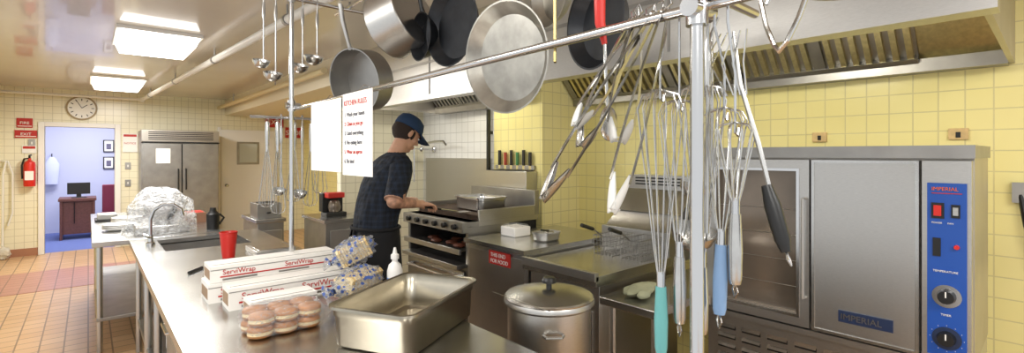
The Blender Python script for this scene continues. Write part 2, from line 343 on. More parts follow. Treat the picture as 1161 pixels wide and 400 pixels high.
for x in(.31,1.12):
    for y in(3.5,4.15,4.93): b.tube([(x,y,0),(x,y,.87)],.022,steel,12)
    b.box((x-.02,.5,0),(x+.02,.56,.12),black); b.box((x-.02,3.2,0),(x+.02,3.26,.12),black)
b.box((.3,3.35,.24),(1.14,4.95,.27),steelD)
b.done('prep_table',.004)
b=B(); M=T(V((.36,4.62,.9)))
b.lathe([(.03,0),(.03,.02),(.02,.03),(.016,.08)],chrome,M); b.tube([(0,0,.05),(0,0,.2),(.02,-.02,.27),(.07,-.03,.31),(.14,-.05,.31),(.19,-.06,.27),(.2,-.06,.22)],.012,chrome,10,M=M); b.tube([(0,.02,.06),(-.04,.06,.08)],.008,chrome,M=M); b.tube([(0,-.02,.06),(-.04,-.06,.08)],.008,chrome,M=M); b.done('sink_faucet')
b=B(); b.box((.02,5.04,.86),(.95,7.5,.9),steelT); b.box((.05,5.1,.25),(.9,7.4,.28),steelD)
for x in(.07,.88):
    for y in(5.12,6.25,7.42): b.tube([(x,y,0),(x,y,.87)],.02,steel,12)
b.done('dish_table',.004)
b=B()
for i,(x,y,z) in enumerate(((.3,6.3,.9),(.45,6.9,.9),(.22,5.75,.9),(.65,6.6,.9))):
    for j in range(4+i%2*3): b.lathe([(0,0),(.07,0),(.13,.02),(.128,.025),(.07,.008),(0,.008)],white if i!=3 else meat,T(V((x,y,z+j*.012))))
b.done('plate_stack')
b=B(); b.box((.55,7.0,.9),(.9,7.4,.93),steelD); b.box((.57,7.02,.92),(.88,7.38,.935),dark); b.done('sheet_pan',.004)
b=B(); b.box((.05,6.55,.9),(.25,6.85,.92),black); b.box((.07,6.57,.92),(.23,6.83,.97),steelD); b.done('steam_pan',.004)
b=B(); b.box((.74,5.85,.9),(.92,6.1,1.0),mat('cardboard_brown','7a5640',.8)); b.box((.76,5.87,1.0),(.9,6.08,1.005),redsign); b.done('cardboard_box',.003)
b=B(); b.lathe([(0,0),(.05,0),(.055,.14),(.03,.17),(.025,.2),(0,.2)],black,T(V((.88,5.25,.9)))); b.tube([(.93,5.25,.94),(.97,5.25,1.0),(.93,5.25,1.04)],.01,black); b.done('plastic_jug')
# table under-shelf bins
b=B(); b.box((.4,3.6,.27),(.9,4.05,.45),white); b.box((.42,3.62,.42),(.88,4.03,.455),steelD); b.done('storage_bin',.01)
# covered slicer
b=B(); M=T(V((.5,5.42,.9)))
b.box((-.2,-.18,0),(.2,.18,.07),steel,M); b.lathe([(0,-.02),(.13,-.02),(.13,.02),(0,.02)],steel,M@T(V((0,0,.22)))@Matrix.Rotation(math.pi/2,4,'X')); b.box((-.05,.02,.07),(.1,.1,.28),steel,M); b.tube([(.05,-.05,.1),(.12,-.1,.25)],.015,black,M=M)
b.done('food_slicer',.01)
b=B()
vs=[];fs=[];seg=64;rg=26
for i in range(rg+1):
    u=i/rg; a0=u*math.pi*.5
    for k in range(seg):
        a=2*math.pi*k/seg; rr=(.26*math.sin(a0)**.75+.02*u**6) if i else .002
        q=1+.16*noise.noise(V((math.cos(a)*2.2,math.sin(a)*2.2,u*4)))+.07*noise.noise(V((math.cos(a)*9,math.sin(a)*9,u*9)))
        zz=.385*math.cos(a0)**.8*(1+.12*noise.noise(V((math.cos(a)*2,math.sin(a)*2,u*3+9)))) if i<rg else 0
        vs.append((.5+rr*q*math.cos(a),5.42+rr*q*.9*math.sin(a),.903+zz))
for i in range(rg):
    for k in range(seg): l=(k+1)%seg; fs.append((i*seg+k,i*seg+l,(i+1)*seg+l,(i+1)*seg+k))
b.add(vs,fs,plast); b.done('plastic_cover',ang=80)
# things on table
b=B(); b.lathe([(0,0),(.031,0),(.033,.01),(.045,.15),(.048,.152),(.046,.156),(.042,.15),(.03,.012),(0,.012)],red,T(V((.72,3.75,.9)))@Matrix.Diagonal((1.2,1.2,1.1,1))); b.done('red_cup')
b=B(); 
vs=[];fs=[];n=14
for i in range(n+1):
    for j in range(n+1):
        x=i/n;y=j/n; vs.append((.62+.42*x,3.2+.3*y,.905+.02*abs(noise.noise(V((x*4,y*4,1))))+ .012*math.sin(x*9)*math.sin(y*7)**2))
for i in range(n):
    for j in range(n): fs.append((i*(n+1)+j,(i+1)*(n+1)+j,(i+1)*(n+1)+j+1,i*(n+1)+j+1))
b.add(vs,fs,mat('towel_cloth','ded9cf',.95,bump=.4,bscale=120)); b.done('dish_towel',solid=.006,ang=80)
b=B(); b.box((.86,3.62,.9),(1.12,3.92,.935),steel); b.box((.88,3.64,.92),(1.1,3.9,.938),steelT); b.done('baking_pan',.004)
b=B(); b.tube([(.44,3.35,.91),(.52,3.45,.91)],.009,black); b.box((.0,-.014,-.001),(.16,.014,.001),chrome,T(V((.52,3.45,.908)))@Matrix.Rotation(.9,4,'Z')); b.done('kitchen_knife')
cb=mat('box_white','eeebe5',.6); brn=mat('box_kraft','a08468',.7)
def wrapbox(x0,x1,y0,y1,z0,z1,nm='cling_film_box'):
    b=B(); b.box((x0,y0,z0),(x1,y1,z1),cb); h=z1-z0
    b.box((x0+.04,y0-.0015,z0+h*.28),(x1-.03,y0,z0+h*.36),redsign); b.box((x0-.0015,y0+.015,z0+h*.2),(x0,y1-.015,z0+h*.75),brn)
    b.box((x0,y0-.001,z1-.02),(x1,y0,z1-.016),steelD); b.box((x0+.01,y0+.03,z1),(x1-.01,y0+.034,z1+.0015),steelD)
    L=x1-x0
    b.text('ServiWrap',(x0+.05,y0-.002,z0+h*.45),(1,0,0),(0,0,1),min(h*.42,L*.1),redsign); b.text('ServiWrap',(x0+L*.55,y0-.002,z0+h*.45),(1,0,0),(0,0,1),min(h*.42,L*.1),redsign)
    for k in range(int(L/.24)): b.box((x0+.05+k*.25,y0-.002,z0+h*.1),(x0+.2+k*.25,y0,z0+h*.2),steelD)
    b.done(nm,.003)
wrapbox(.42,1.02,2.62,2.80,.9,.99); wrapbox(.43,1.03,2.63,2.79,.992,1.07); wrapbox(.47,1.04,2.44,2.58,.9,1.0); wrapbox(.52,.80,2.28,2.41,.9,.965)
# buns
b=B()
for i in range(3):
    for j in range(2):
        for k in range(2):
            x=.495+i*.089+k*.004; y=2.02+j*.095; z=.904+k*.046
            M=T(V((x,y,z)))@Matrix.Rotation(random.uniform(-.06,.06),4,'X')
            b.lathe([(0,0),(.035,0),(.044,.004),(.046,.012)],bun,M,20);b.lathe([(.046,.012),(.0445,.018),(.046,.024)],bunl,M,20); b.lathe([(.046,.024),(.047,.03),(.041,.040),(.024,.045),(0,.046)],bun,M,20)
b.done('burger_buns',ang=80)
b=B(); vs=[];fs=[];n=30;rg=14
for i in range(rg+1):
    u=i/rg
    for k in range(n):
        a=2*math.pi*k/n; c,s_=math.cos(a),math.sin(a)
        sq=lambda q:math.copysign(abs(q)**.5,q)
        th=math.pi*u; w_=math.sin(th)**.45; zz=.5+.5*math.copysign(abs(math.cos(th))**.6,math.cos(th))
        nn=1+.05*noise.noise(V((c*4,s_*4,u*5)))
        vs.append((.588+.152*sq(c)*w_*nn,2.068+.112*sq(s_)*w_*nn,.902+.105*zz*nn))
for i in range(rg):
    for k in range(n): l=(k+1)%n; fs.append((i*n+k,i*n+l,(i+1)*n+l,(i+1)*n+k))
b.add(vs,fs,film); b.tube([(.73,2.07,.95),(.79,2.10,.93),(.82,2.16,.925)],[.03,.012,.035],film,10,flat=.4); b.done('bread_bag_film',ang=80)
# bagged loaves
def loaf(x,y,z,L,w,h,rot,til=0):
    M=T(V((x,y,z)))@Matrix.Rotation(rot,4,'Z')@Matrix.Rotation(til,4,'Y')
    b=B(); n=int(L/.013)
    for k in range(n):
        xx=-L/2+(k+.5)*L/n; pr_=[(-w/2,-h/2),(w/2,-h/2),(w/2,h*.2),(w*.55,h*.35),(w*.4,h/2),(-w*.4,h/2),(-w*.55,h*.35),(-w/2,h*.2)]
        vs=[(xx-.0055,p,q) for p,q in pr_]+[(xx+.0055,p,q) for p,q in pr_]
        b.add(vs,[tuple(range(8))[::-1],tuple(range(8,16))]+[(i,(i+1)%8,8+(i+1)%8,8+i) for i in range(8)],cream if k%2 else bunl,M)
    b.ell((0,0,0),(L*.68,w*.78,h*.78),bagp,M,rough=.3,f=16,seg=36,rings=20)
    b.tube([(-L*.6,0,0),(-L*.78,.0,.0),(-L*.95,.01,.01)],[.035,.01,.04],bagp,12,flat=.5,M=M); b.tube([(-L*.765,0,0),(-L*.795,0,0)],.013,blueD,10,M=M)
    b.done('bread_bag',ang=60)
loaf(1.0,2.27,.975,.24,.10,.095,.5); loaf(1.03,2.40,1.10,.16,.09,.09,-.4,-.45)
b=B(); M=T(V((1.15,2.19,.9))); b.lathe([(0,0),(.036,0),(.038,.01),(.038,.12),(.03,.15),(.014,.165),(.014,.18),(.02,.18),(.02,.2),(.012,.205),(.006,.235),(0,.236)],white,M); b.lathe([(.0385,.03),(.0385,.09)],mat('label_blue','6d8fc0',.5),M); b.done('squeeze_bottle')
def hotel(b,M,L,W,h,m,t=.012):
    def rr(l,w,r,z):
        o=[]
        for cx,cy,a0 in((l/2-r,w/2-r,0),(-l/2+r,w/2-r,90),(-l/2+r,-w/2+r,180),(l/2-r,-w/2+r,270)):
            for k in range(6):
                a=math.radians(a0+k*18); o.append((cx+r*math.cos(a),cy+r*math.sin(a),z))
        return o
    R=[rr(L*.9-.03,W*.9-.03,.03,0),rr(L*.9,W*.9,.045,.012),rr(L*.93,W*.92,.05,h*.75),rr(L*.95,W*.935,.05,h*.78),rr(L*.955,W*.94,.05,h),rr(L,W,.055,h+.002),rr(L,W,.055,h-.008)]
    I=[rr(L*.95-.006,W*.935-.006,.048,h),rr(L*.945-.006,W*.93-.006,.048,h*.79),rr(L*.925-.006,W*.915-.006,.048,h*.75),rr(L*.895-.006,W*.895-.006,.043,.015),rr(L*.9-.04,W*.9-.04,.03,.004)]
    seq=I[::-1]+[R[5],R[6]]
    out=R[:5]+[]
    def strip(rings):
        n=24; vs=[p for q in rings for p in q]; fs=[(i*n+k,i*n+(k+1)%n,(i+1)*n+(k+1)%n,(i+1)*n+k) for i in range(len(rings)-1) for k in range(n)]
        return vs,fs
    vs,fs=strip(seq); fs.append(tuple(range(24))); b.add(vs,fs,m,M)
    vs,fs=strip(out); fs.append(tuple(range(24))[::-1]); b.add(vs,fs,m,M)
b=B(); hotel(b,T(V((.96,1.71,.9)))@Matrix.Rotation(math.radians(28),4,'Z'),.555,.37,.155,mat('pan_steel','b9b2a2',.28,1,var=.12,bscale=10)); b.done('hotel_pan',fix=False,ang=50)
# soup pot on stand
b=B(); b.box((1.24,1.2,.6),(1.66,1.62,.63),steel)
for x in(1.27,1.63):
    for y in(1.23,1.59): b.tube([(x,y,0),(x,y,.6)],.015,steel)
b.box((1.26,1.22,.2),(1.64,1.6,.22),steelD); b.done('equipment_stand',.003)
b=B(); M=T(V((1.46,1.42,.63)))
b.lathe([(0,0),(.17,0),(.175,.01),(.175,.34),(.18,.345),(.19,.352),(.19,.362),(.186,.37)],steel,M,48)
b.lathe([(.186,.37),(.188,.376),(.182,.382),(.17,.385),(.13,.397),(.06,.408),(0,.41)],steelT,M,48)
b.box((-.17,-.17,.384),(-.168,.17,.386),steel,M); b.lathe([(0,.408),(.012,.408),(.012,.425),(.03,.43),(.032,.44),(.025,.452),(0,.455)],black,M)
b.lathe([(.1755,.05),(.1775,.055),(.1755,.06)],steel,M,48)
for s in(-1,1): b.tube([(s*.175,-.04,.27),(s*.2,-.03,.27),(s*.2,.03,.27),(s*.175,.04,.27)],.006,steel,M=M@Matrix.Rotation(-.7+math.pi/2,4,'Z'))
b.done('soup_pot',ang=30)
# ---------- cook line
b=B(); b.box((2.05,1.62,.1),(2.85,2.15,.9),steel); b.box((2.0,1.6,.9),(2.75,2.17,.955),steelT); b.box((1.99,1.6,.93),(2.02,2.17,.975),steel)
b.box((2.04,1.66,.2),(2.052,2.11,.75),steelD); b.tube([(2.04,1.75,.72),(2.0,1.75,.72),(2.0,2.0,.72),(2.04,2.0,.72)],.01,chrome)
b.box((2.75,1.62,.9),(3.2,2.15,1.1),steel)
b.add([(2.8,1.62,1.1),(2.8,2.15,1.1),(3.0,2.15,1.24),(3.0,1.62,1.24)],[(0,1,2,3)],steel); b.box((3.0,1.62,1.1),(3.2,2.15,1.24),steel); b.box((3.05,1.64,1.24),(3.2,2.13,1.45),steel)
b.add([(2.9,1.62,1.2),(2.9,2.15,1.2),(3.06,2.15,1.36),(3.06,1.62,1.36)],[(0,1,2,3)],steelT)
for i in range(3): b.box((3.045,1.7,1.38+i*.022),(3.05,2.07,1.39+i*.022),dark)
for x in(2.12,2.78):
    for y in(1.68,2.09): b.lathe([(.02,0),(.02,.1)],black,T(V((x,y,0))))
b.done('deep_fryer',.006)
def basket(x,y,z):
    b=B(); L,W,h=.26,.14,.12
    for k in range(9):
        t=-L/2+L*k/8; b.tube([(x+t,y-W/2,z+h),(x+t,y-W/2+.01,z),(x+t,y+W/2-.01,z),(x+t,y+W/2,z+h)],.0018,steelD,5)
    for k in range(6):
        t=-W/2+W*k/5; b.tube([(x-L/2,y+t,z+h),(x-L/2+.01,y+t,z),(x+L/2-.01,y+t,z),(x+L/2,y+t,z+h)],.0018,steelD,5)
    for q in(.03,.06,.09,.12): b.tube([(x-L/2,y-W/2,z+q),(x+L/2,y-W/2,z+q),(x+L/2,y+W/2,z+q),(x-L/2,y+W/2,z+q)],.003 if q==.12 else .0018,steelD,5,closed=True)
    b.tube([(x-L/2,y,z+h),(x-L/2-.08,y,z+h+.05),(x-L/2-.1,y,z+h+.06)],.005,steelD,6); b.tube([(x-L/2-.09,y,z+h+.055),(x-L/2-.2,y,z+h+.09)],.012,black,8); b.done('fryer_basket')
basket(2.60,1.72,.957); basket(2.60,1.93,.957)
b=B(); b.box((2.0,1.25,.82),(3.4,1.58,.86),steelT); b.box((3.36,1.25,.86),(3.4,1.58,.96),steel); b.box((2.08,1.27,.2),(3.3,1.56,.23),steelD)
for x in(2.06,3.3):
    for y in(1.29,1.54): b.tube([(x,y,0),(x,y,.83)],.018,steel)
b.done('work_counter',.004)
b=B(); b.ell((2.2,1.46,.888),(.13,.06,.025),mat('mitt_cloth','9a9c80',.95,var=.3,bscale=10),rough=.3,seg=24); b.ell((2.12,1.39,.888),(.05,.025,.02),mat('mitt_cloth2','9a9c80',.95),rough=.2); b.done('oven_mitt',ang=80)
# cabinet with sign
b=B(); b.box((2.07,2.19,.1),(2.95,2.83,.97),steel); b.box((2.03,2.19,.97),(2.98,2.83,1.0),steelT); b.box((2.06,2.22,.15),(2.071,2.8,.93),steelB); b.tube([(2.06,2.3,.6),(2.02,2.3,.6),(2.02,2.3,.75),(2.06,2.3,.75)],.008,chrome)
b.box((2.055,2.35,.86),(2.061,2.57,.95),redsign); b.text('THIS END',(2.053,2.55,.912),(0,-1,0),(0,0,1),.036,paper); b.text('FOR FOOD',(2.053,2.55,.872),(0,-1,0),(0,0,1),.036,paper)
for x in(2.12,2.88):
    for y in(2.25,2.77): b.lathe([(.02,0),(.02,.1)],black,T(V((x,y,0))))
b.done('steel_cabinet',.005)
b=B(); hotel(b,T(V((2.4,2.36,1.0))),.2,.15,.06,steel); b.done('steam_pan',fix=False)
b=B(); b.tube([(2.4,2.34,1.07),(2.3,2.28,1.09),(2.25,2.26,1.1)],.007,black); b.ell((2.42,2.35,1.055),(.04,.03,.012),steel); b.done('serving_spoon')
b=B(); b.box((2.3,2.58,1.0),(2.46,2.74,1.07),white); b.box((2.31,2.59,1.068),(2.45,2.73,1.085),film); b.done('food_container',.01)
# range
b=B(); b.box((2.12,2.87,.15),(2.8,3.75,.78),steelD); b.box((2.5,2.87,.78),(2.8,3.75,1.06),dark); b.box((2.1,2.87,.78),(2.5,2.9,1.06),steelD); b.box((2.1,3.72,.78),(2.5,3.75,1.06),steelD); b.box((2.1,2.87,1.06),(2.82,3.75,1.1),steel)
b.box((2.2,2.89,1.1),(2.78,3.73,1.14),brown); b.box((2.78,2.87,1.1),(2.83,3.75,1.3),steelD); b.box((2.2,2.87,1.1),(2.78,2.885,1.18),steel); b.box((2.2,3.735,1.1),(2.78,3.75,1.18),steel)
b.box((2.05,2.87,1.02),(2.2,3.75,1.1),steelD)
for i in range(14): b.box((2.06,2.95+i*.055,.87),(2.48,2.962+i*.055,.885),steelD)
b.box((2.04,2.9,.86),(2.06,3.72,.9),steel)
for i,(x,y) in enumerate(((2.15,3.05),(2.18,3.2),(2.14,3.36),(2.2,3.5),(2.28,3.12),(2.3,3.3))): b.ell((x,y,.9),(.045,.055,.016),meat,rough=.3)
b.box((2.02,2.9,.755),(2.12,3.72,.785),steel)
b.box((2.08,2.9,.2),(2.12,3.72,.73),steelT); b.tube([(2.08,2.98,.68),(2.03,2.98,.68),(2.03,3.64,.68),(2.08,3.64,.68)],.012,chrome)
for i in range(6): b.lathe([(0,0),(.022,0),(.02,.025),(0,.025)],black,T(V((2.05,2.97+i*.135,1.06)))@Matrix.Rotation(-math.pi/2,4,'Y'))
for x in(2.2,2.75):
    for y in(2.95,3.67): b.lathe([(.025,0),(.025,.15)],black,T(V((x,y,0))))
b.done('griddle_range',.004)
b=B(); hotel(b,T(V((2.47,3.2,1.141)))@Matrix.Rotation(1.5,4,'Z'),.42,.3,.11,steelT); b.done('hotel_pan',fix=False)
B().box((2.97,3.72,.95),(2.998,4.9,1.56),steel).done('steel_backsplash',.003)
b=B(); b.tube([(2.96,4.75,1.66),(2.85,4.75,1.66),(2.82,4.75,1.72),(2.82,4.45,1.74),(2.82,4.3,1.74),(2.82,4.25,1.7)],.012,chrome); b.tube([(2.82,4.75,1.66),(2.7,4.7,1.66),(2.7,4.7,1.3)],.01,chrome); b.lathe([(0,0),(.035,0),(.035,.02),(.015,.03)],chrome,T(V((2.998,4.75,1.66)))@Matrix.Rotation(-math.pi/2,4,'Y')); b.tube([(2.998,4.75,1.66),(2.95,4.75,1.66)],.012,chrome); b.ell((2.82,4.75,1.66),(.02,.02,.03),chrome); b.done('pot_filler_faucet')
b=B(); b.box((2.935,3.68,1.0),(2.965,3.71,2.04),black); b.box((2.965,3.685,1.3),(2.999,3.705,1.33),black); b.box((2.965,3.685,1.8),(2.999,3.705,1.83),black); b.done('conduit_strip')
b=B(); b.box((2.975,3.08,1.46),(2.998,3.62,1.5),steelD)
for i,c in enumerate((black,black,mat('green_handle','3a7a4a',.4),black,mat('red_handle','a33a2a',.4),black)):
    y=3.13+i*.085; b.box((2.966,y-.014,1.5),(2.984,y+.014,1.62 + .02*(i%2)),c); b.box((2.972,y-.016,1.46),(2.975,y+.016,1.5),chrome)
b.done('knife_rack',.002)
b=B(); b.box((2.86,3.06,1.04),(2.998,3.62,1.45),steel); b.box((2.88,3.08,1.44),(2.98,3.6,1.455),dark); b.done('steel_wall_bin',.004)
b=B(); b.box((1.62,4.4,.1),(1.98,4.98,.97),steelD); b.box((1.6,4.38,.97),(1.99,4.99,1.0),steelT); b.box((1.66,4.39,.2),(1.94,4.401,.9),steel); b.tube([(1.9,4.39,.6),(1.9,4.36,.6),(1.9,4.36,.8),(1.9,4.39,.8)],.008,chrome); b.box((1.64,4.42,0),(1.96,4.96,.1),black); b.done('steel_cabinet',.005)
b=B(); b.box((1.7,4.6,1.0),(1.9,4.75,1.04),black); b.box((1.7,4.7,1.04),(1.9,4.8,1.22),black); b.box((1.72,4.6,1.18),(1.88,4.72,1.23),redsign); b.lathe([(0,0),(.05,0),(.06,.05),(.05,.1),(.03,.12)],glassd,T(V((1.8,4.66,1.04)))); b.done('coffee_maker',.006)
b=B(); b.box((1.32,5.5,.1),(1.58,6.1,.88),steelD); b.box((1.3,5.48,.88),(1.6,6.12,.92),steelT); b.box((1.34,5.49,.15),(1.56,5.501,.8),steel); b.box((1.34,5.52,0),(1.56,6.08,.1),black); b.done('undercounter_cooler',.005)
b=B(); b.box((1.33,5.55,.92),(1.57,5.85,1.08),steelD); b.box((1.36,5.6,1.075),(1.54,5.64,1.085),dark); b.box((1.36,5.7,1.075),(1.54,5.74,1.085),dark); b.box((1.42,5.53,.97),(1.46,5.55,.99),black); b.done('toaster',.01)
# ---------- convection oven
b=B(); XF=2.48; XB=3.05
b.box((2.52,.207,.79),(XB,1.24,1.60),steelB)
b.box((2.46,.2,1.585),(XB+.01,1.245,1.635),steelD)
def doorframe(y0,y1,z0,z1,w,x0,x1,m):
    b.box((x0,y0,z0),(x1,y0+w,z1),m); b.box((x0,y1-w,z0),(x1,y1,z1),m); b.box((x0,y0+w,z0),(x1,y1-w,z0+w),m); b.box((x0,y0+w,z1-w),(x1,y1-w,z1),m)
doorframe(.745,1.225,.81,1.575,.05,2.455,2.52,steel); b.box((2.49,.795,.86),(2.51,1.175,1.525),glassd); doorframe(.785,1.185,.85,1.535,.012,2.450,2.46,chrome)
for z in(.98,1.1,1.22,1.34): b.tube([(2.489,.8,z),(2.489,1.17,z)],.0015,steelD,6)
b.box((2.455,.36,.81),(2.52,.735,1.575),steel)
doorframe(.36,.735,.81,1.575,.012,2.450,2.456,steelT)
b.box((2.447,.44,.875),(2.456,.63,.925),blueD); b.text('IMPERIAL',(2.4455,.622,.888),(0,-1,0),(0,0,1),.036,mat('badge_silver','b8b4ac',.3,1))
b.box((2.46,.21,.80),(2.52,.352,1.575),steel); b.box((2.45,.222,.83),(2.462,.335,1.49),blueP)
b.text('IMPERIAL',(2.448,.322,1.462),(0,-1,0),(0,0,1),.019,mat('orange_print','e8682a',.5))
b.box((2.448,.235,1.45),(2.45,.322,1.453),redsign)
b.box((2.446,.285,1.355),(2.452,.322,1.415),black); b.box((2.44,.293,1.365),(2.447,.315,1.405),red); b.box((2.446,.24,1.36),(2.452,.265,1.41),black); b.box((2.44,.245,1.37),(2.447,.26,1.4),steel)
b.box((2.446,.295,1.21),(2.452,.318,1.28),black); b.lathe([(0,0),(.009,0),(.007,.012),(0,.012)],red,T(V((2.45,.25,1.25)))@Matrix.Rotation(-math.pi/2,4,'Y'))
b.text('POWER      FAN',(2.448,.322,1.335),(0,-1,0),(0,0,1),.009,paper); b.text('TEMPERATURE',(2.448,.318,1.15),(0,-1,0),(0,0,1),.011,paper); b.text('TIMER',(2.448,.295,.985),(0,-1,0),(0,0,1),.011,paper)
for z in(1.06,.90):
    M=T(V((2.45,.278,z)))@Matrix.Rotation(-math.pi/2,4,'Y'); b.lathe([(.043,.001),(.043,.003),(0,.003)],chrome if z>1 else blueD,M); b.lathe([(0,.03),(.024,.03),(.028,.003)],black,M)
    b.box((0,-.002,.03),(.022,.002,.032),paper,M)
for k in range(12):
    a=k*math.pi/6; b.box((2.4485,.278+.049*math.sin(a)-.001,.90+.049*math.cos(a)-.001),(2.4495,.278+.049*math.sin(a)+.001,.90+.049*math.cos(a)+.001),paper)
b.tube([(2.455,.76,.95),(2.42,.76,.95),(2.42,.76,1.4),(2.455,.76,1.4)],.007,steel)
for z in(.83,1.55):b.tube([(2.45,1.22,z-.02),(2.45,1.22,z+.02)],.012,steel)
b.box((2.5,.21,.3),(XB,1.24,.79),steel); b.box((2.46,.203,.775),(2.52,1.24,.80),steel)
for r in range(5):
    for k in range(8):
        y=.24+k*.122; z=.72-r*.05
        b.add([(2.5,y,z),(2.5,y+.09,z),(2.485,y+.09,z-.014),(2.485,y,z-.014)],[(0,1,2,3)],steelT); b.box((2.495,y,z-.026),(2.501,y+.09,z-.008),dark)
for x in(2.56,XB-.06):
    for y in(.27,1.18): b.lathe([(.03,0),(.03,.3)],steel,T(V((x,y,0))))
b.done('convection_oven',.0025)
b=B(); b.tube([(3.47,.12,1.40),(3.45,.10,1.25),(3.44,.06,1.10),(3.44,0,1.04),(3.46,-.08,1.06),(3.49,-.3,1.2)],.012,black); b.box((3.46,.09,1.36),(3.498,.15,1.46),steelD); b.done('power_cord')
for y in(1.0,.35): 
    b=B(); b.box((3.485,y-.04,1.68),(3.499,y+.04,1.74),cream); b.box((3.482,y-.01,1.69),(3.486,y+.01,1.72),black); b.done('wall_outlet',.002)
# ---------- pot rack
b=B(); RX=.834; PY=.435; FY=2.77
def elbow(p,r=.02): b.tube([V(p)-V((0,0,.03)),V(p)+V((0,0,.03))],r,chrome,12)
b.tube([(RX,PY,.902),(RX,PY,H-.002)],.0125,chrome,14); b.tube([(RX,FY,.902),(RX,FY,H-.002)],.0125,chrome,14)
b.lathe([(.035,0),(.035,.006),(.018,.02)],chrome,T(V((RX,PY,.901)))); b.lathe([(.035,0),(.035,.006),(.018,.02)],chrome,T(V((RX,FY,.901))))
b.tube([(RX+.022,.1,1.878),(RX+.022,FY+.1,1.85)],.0105,chrome,12)
b.tube([(1.17,.1,2.48),(1.17,3.0,2.48)],.0105,chrome,12)
for y in(PY,FY):
    b.tube([(RX-.25,y+.022,2.46),(1.25,y+.022,2.46)],.0105,chrome,12); elbow((RX,y,2.46)); elbow((RX,y,1.865)); b.tube([(1.17,y+.022,2.46),(1.17,y+.022,2.51)],.008,chrome)
    b.tube([(RX-.03,y,1.865),(RX+.045,y,1.865)],.018,chrome,12)
b.tube([(RX-.2,FY+.026,1.80),(1.1,FY+.026,1.80)],.008,chrome,10)
b.tube([(RX-.07,PY-.022,1.89),(RX+.2,PY-.022,1.89)],.009,chrome,10); b.tube([(RX-.04,PY,1.9),(RX+.05,PY,1.9)],.012,chrome,10)
b.done('pot_rack')
def pan(x,y,z,r,depth,m,nrm,hl,hm,top=2.48,nm='frying_pan',inside=None,flare=.8,tilt=0):
    b=B(); M=frame((x,y,z),nrm,(0,0,1))
    M=M@Matrix.Rotation(tilt,4,'Z')
    rb=r*flare; ins=inside or m
    b.lathe([(0,-depth),(rb*.97,-depth),(rb,-depth+.004),(r,0),(r+.003,.001)],m,M,40)
    b.lathe([(r+.003,.001),(r-.003,.001),(rb-.003,-depth+.006),(0,-depth+.005)],ins,M,40)
    b.tube([(r-.004,0,-.015),(r+.03,0,-.005),(r+hl*.6,0,.012),(r+hl-.01,0,.01)],[.013,.009,.012,.012],hm,10,M=M,flat=.5)
    for s in(-.012,.012): b.ell((r*.99-.004,s,-.02),(.004,.005,.005),chrome,M,8,6)
    p=M@V((r+hl-.005,0,.01))
    b.tube([M@V((r+hl-.01,0,.01)),p+V((0,0,.012)),V((p.x*.5+1.17*.5,(p.y),(p.z+top)/2)),V((1.17,p.y,top+.012)),V((1.185,p.y,top+.006)),V((1.187,p.y,top-.012))],.0028,chrome,6)
    b.done(nm,fix=False,ang=40)
pan(1.16,1.36,1.96,.205,.045,alu,(-1,-.12,-.1),.26,alu,inside=alu)
pan(1.15,1.70,2.15,.175,.045,cast,(-1,-.05,.0),.16,black)
pan(1.15,.93,2.0,.14,.045,cast,(-1,.25,0),.26,black)
pan(1.17,1.14,2.16,.13,.04,alu,(-1,.3,0),.16,alu)
pan(1.10,2.16,2.22,.16,.17,steel,(-.35,.9,-.3),.1,steel,nm='saucepan',inside=steelD,flare=.97)
pan(1.07,2.50,1.99,.175,.13,steelD,(-.9,-.35,-.2),.24,steel,nm='saucepan',inside=steelD,flare=.95)
pan(1.14,1.93,2.14,.11,.05,cast,(-1,.1,0),.2,black)
def ladle(x,y,zt,L,r,m=tongm,nm='ladle',ang=0):
    b=B(); M=T(V((x,y,zt)))@Matrix.Rotation(ang,4,'Z')
    b.tube([(0,.012,.0),(0,0,.012),(0,-.012,0),(0,0,-.03),(0,0,-L*.6),(0,.003,-L)],[.003,.003,.003,.0035,.005,.004],m,8,M=M)
    b.ell((0,0,-.1),(.009,.004,.06),m,M)
    b.lathe([(0,-r),(r*.5,-r*.86),(r*.86,-r*.5),(r,0),(r-.002,0),(r*.84,-r*.48),(r*.48,-r*.84),(0,-r+.002)],m,M@T(V((0,r,-L)))@Matrix.Rotation(.35,4,'X'),20)
    b.done(nm,fix=False,ang=50)
ladle(.70,FY+.022,2.468,.36,.045); ladle(.76,FY+.022,2.468,.42,.05); ladle(.90,FY+.022,2.468,.36,.05); ladle(.98,FY+.022,2.468,.30,.055)
ladle(.79,FY+.03,1.808,.40,.035); ladle(.90,FY+.03,1.808,.42,.04); 
def whisk(top,bot,r,hm,hl=.13,n=5,nm='whisk',hr=.011):
    b=B(); top=V(top);bot=V(bot); d=(bot-top); L=d.length; M=frame(top,d)
    b.tube([(0,0,0),(0,0,.01),(0,0,hl*.5),(0,0,hl)],[hr*.8,hr,hr*1.1,hr*.85],hm,12,M=M)
    b.tube([(0,0,hl),(0,0,hl+.03)],hr*.7,chrome,10,M=M)
    b.tube([(.0,0,0),(.012,0,-.012),(0,0,-.026),(-.012,0,-.012)],.002,chrome,6,closed=True,M=M)
    W=L-hl-.02
    prof=[(1,.006),(.8,.35*r+.004),(.5,.8*r),(.25,r),(.08,.7*r),(0,0)]
    for k in range(n):
        a=math.pi*k/n; ca,sa=math.cos(a),math.sin(a); pts=[]
        for i in range(17):
            u=i/16; t=abs(2*u-1); z=hl+.02+W*(1-t**1.6); w=0
            for q in range(5):
                if prof[q][0]>=t>=prof[q+1][0]:
                    f=(prof[q][0]-t)/(prof[q][0]-prof[q+1][0]); f=f*f*(3-2*f) if q==0 else f; w=prof[q][1]*(1-f)+prof[q+1][1]*f; break
            sg=1 if u<.5 else -1
            pts.append((ca*w*sg,sa*w*sg,z))
        b.tube(pts,.0014,tongm,5,M=M)
    b.done(nm,ang=60)
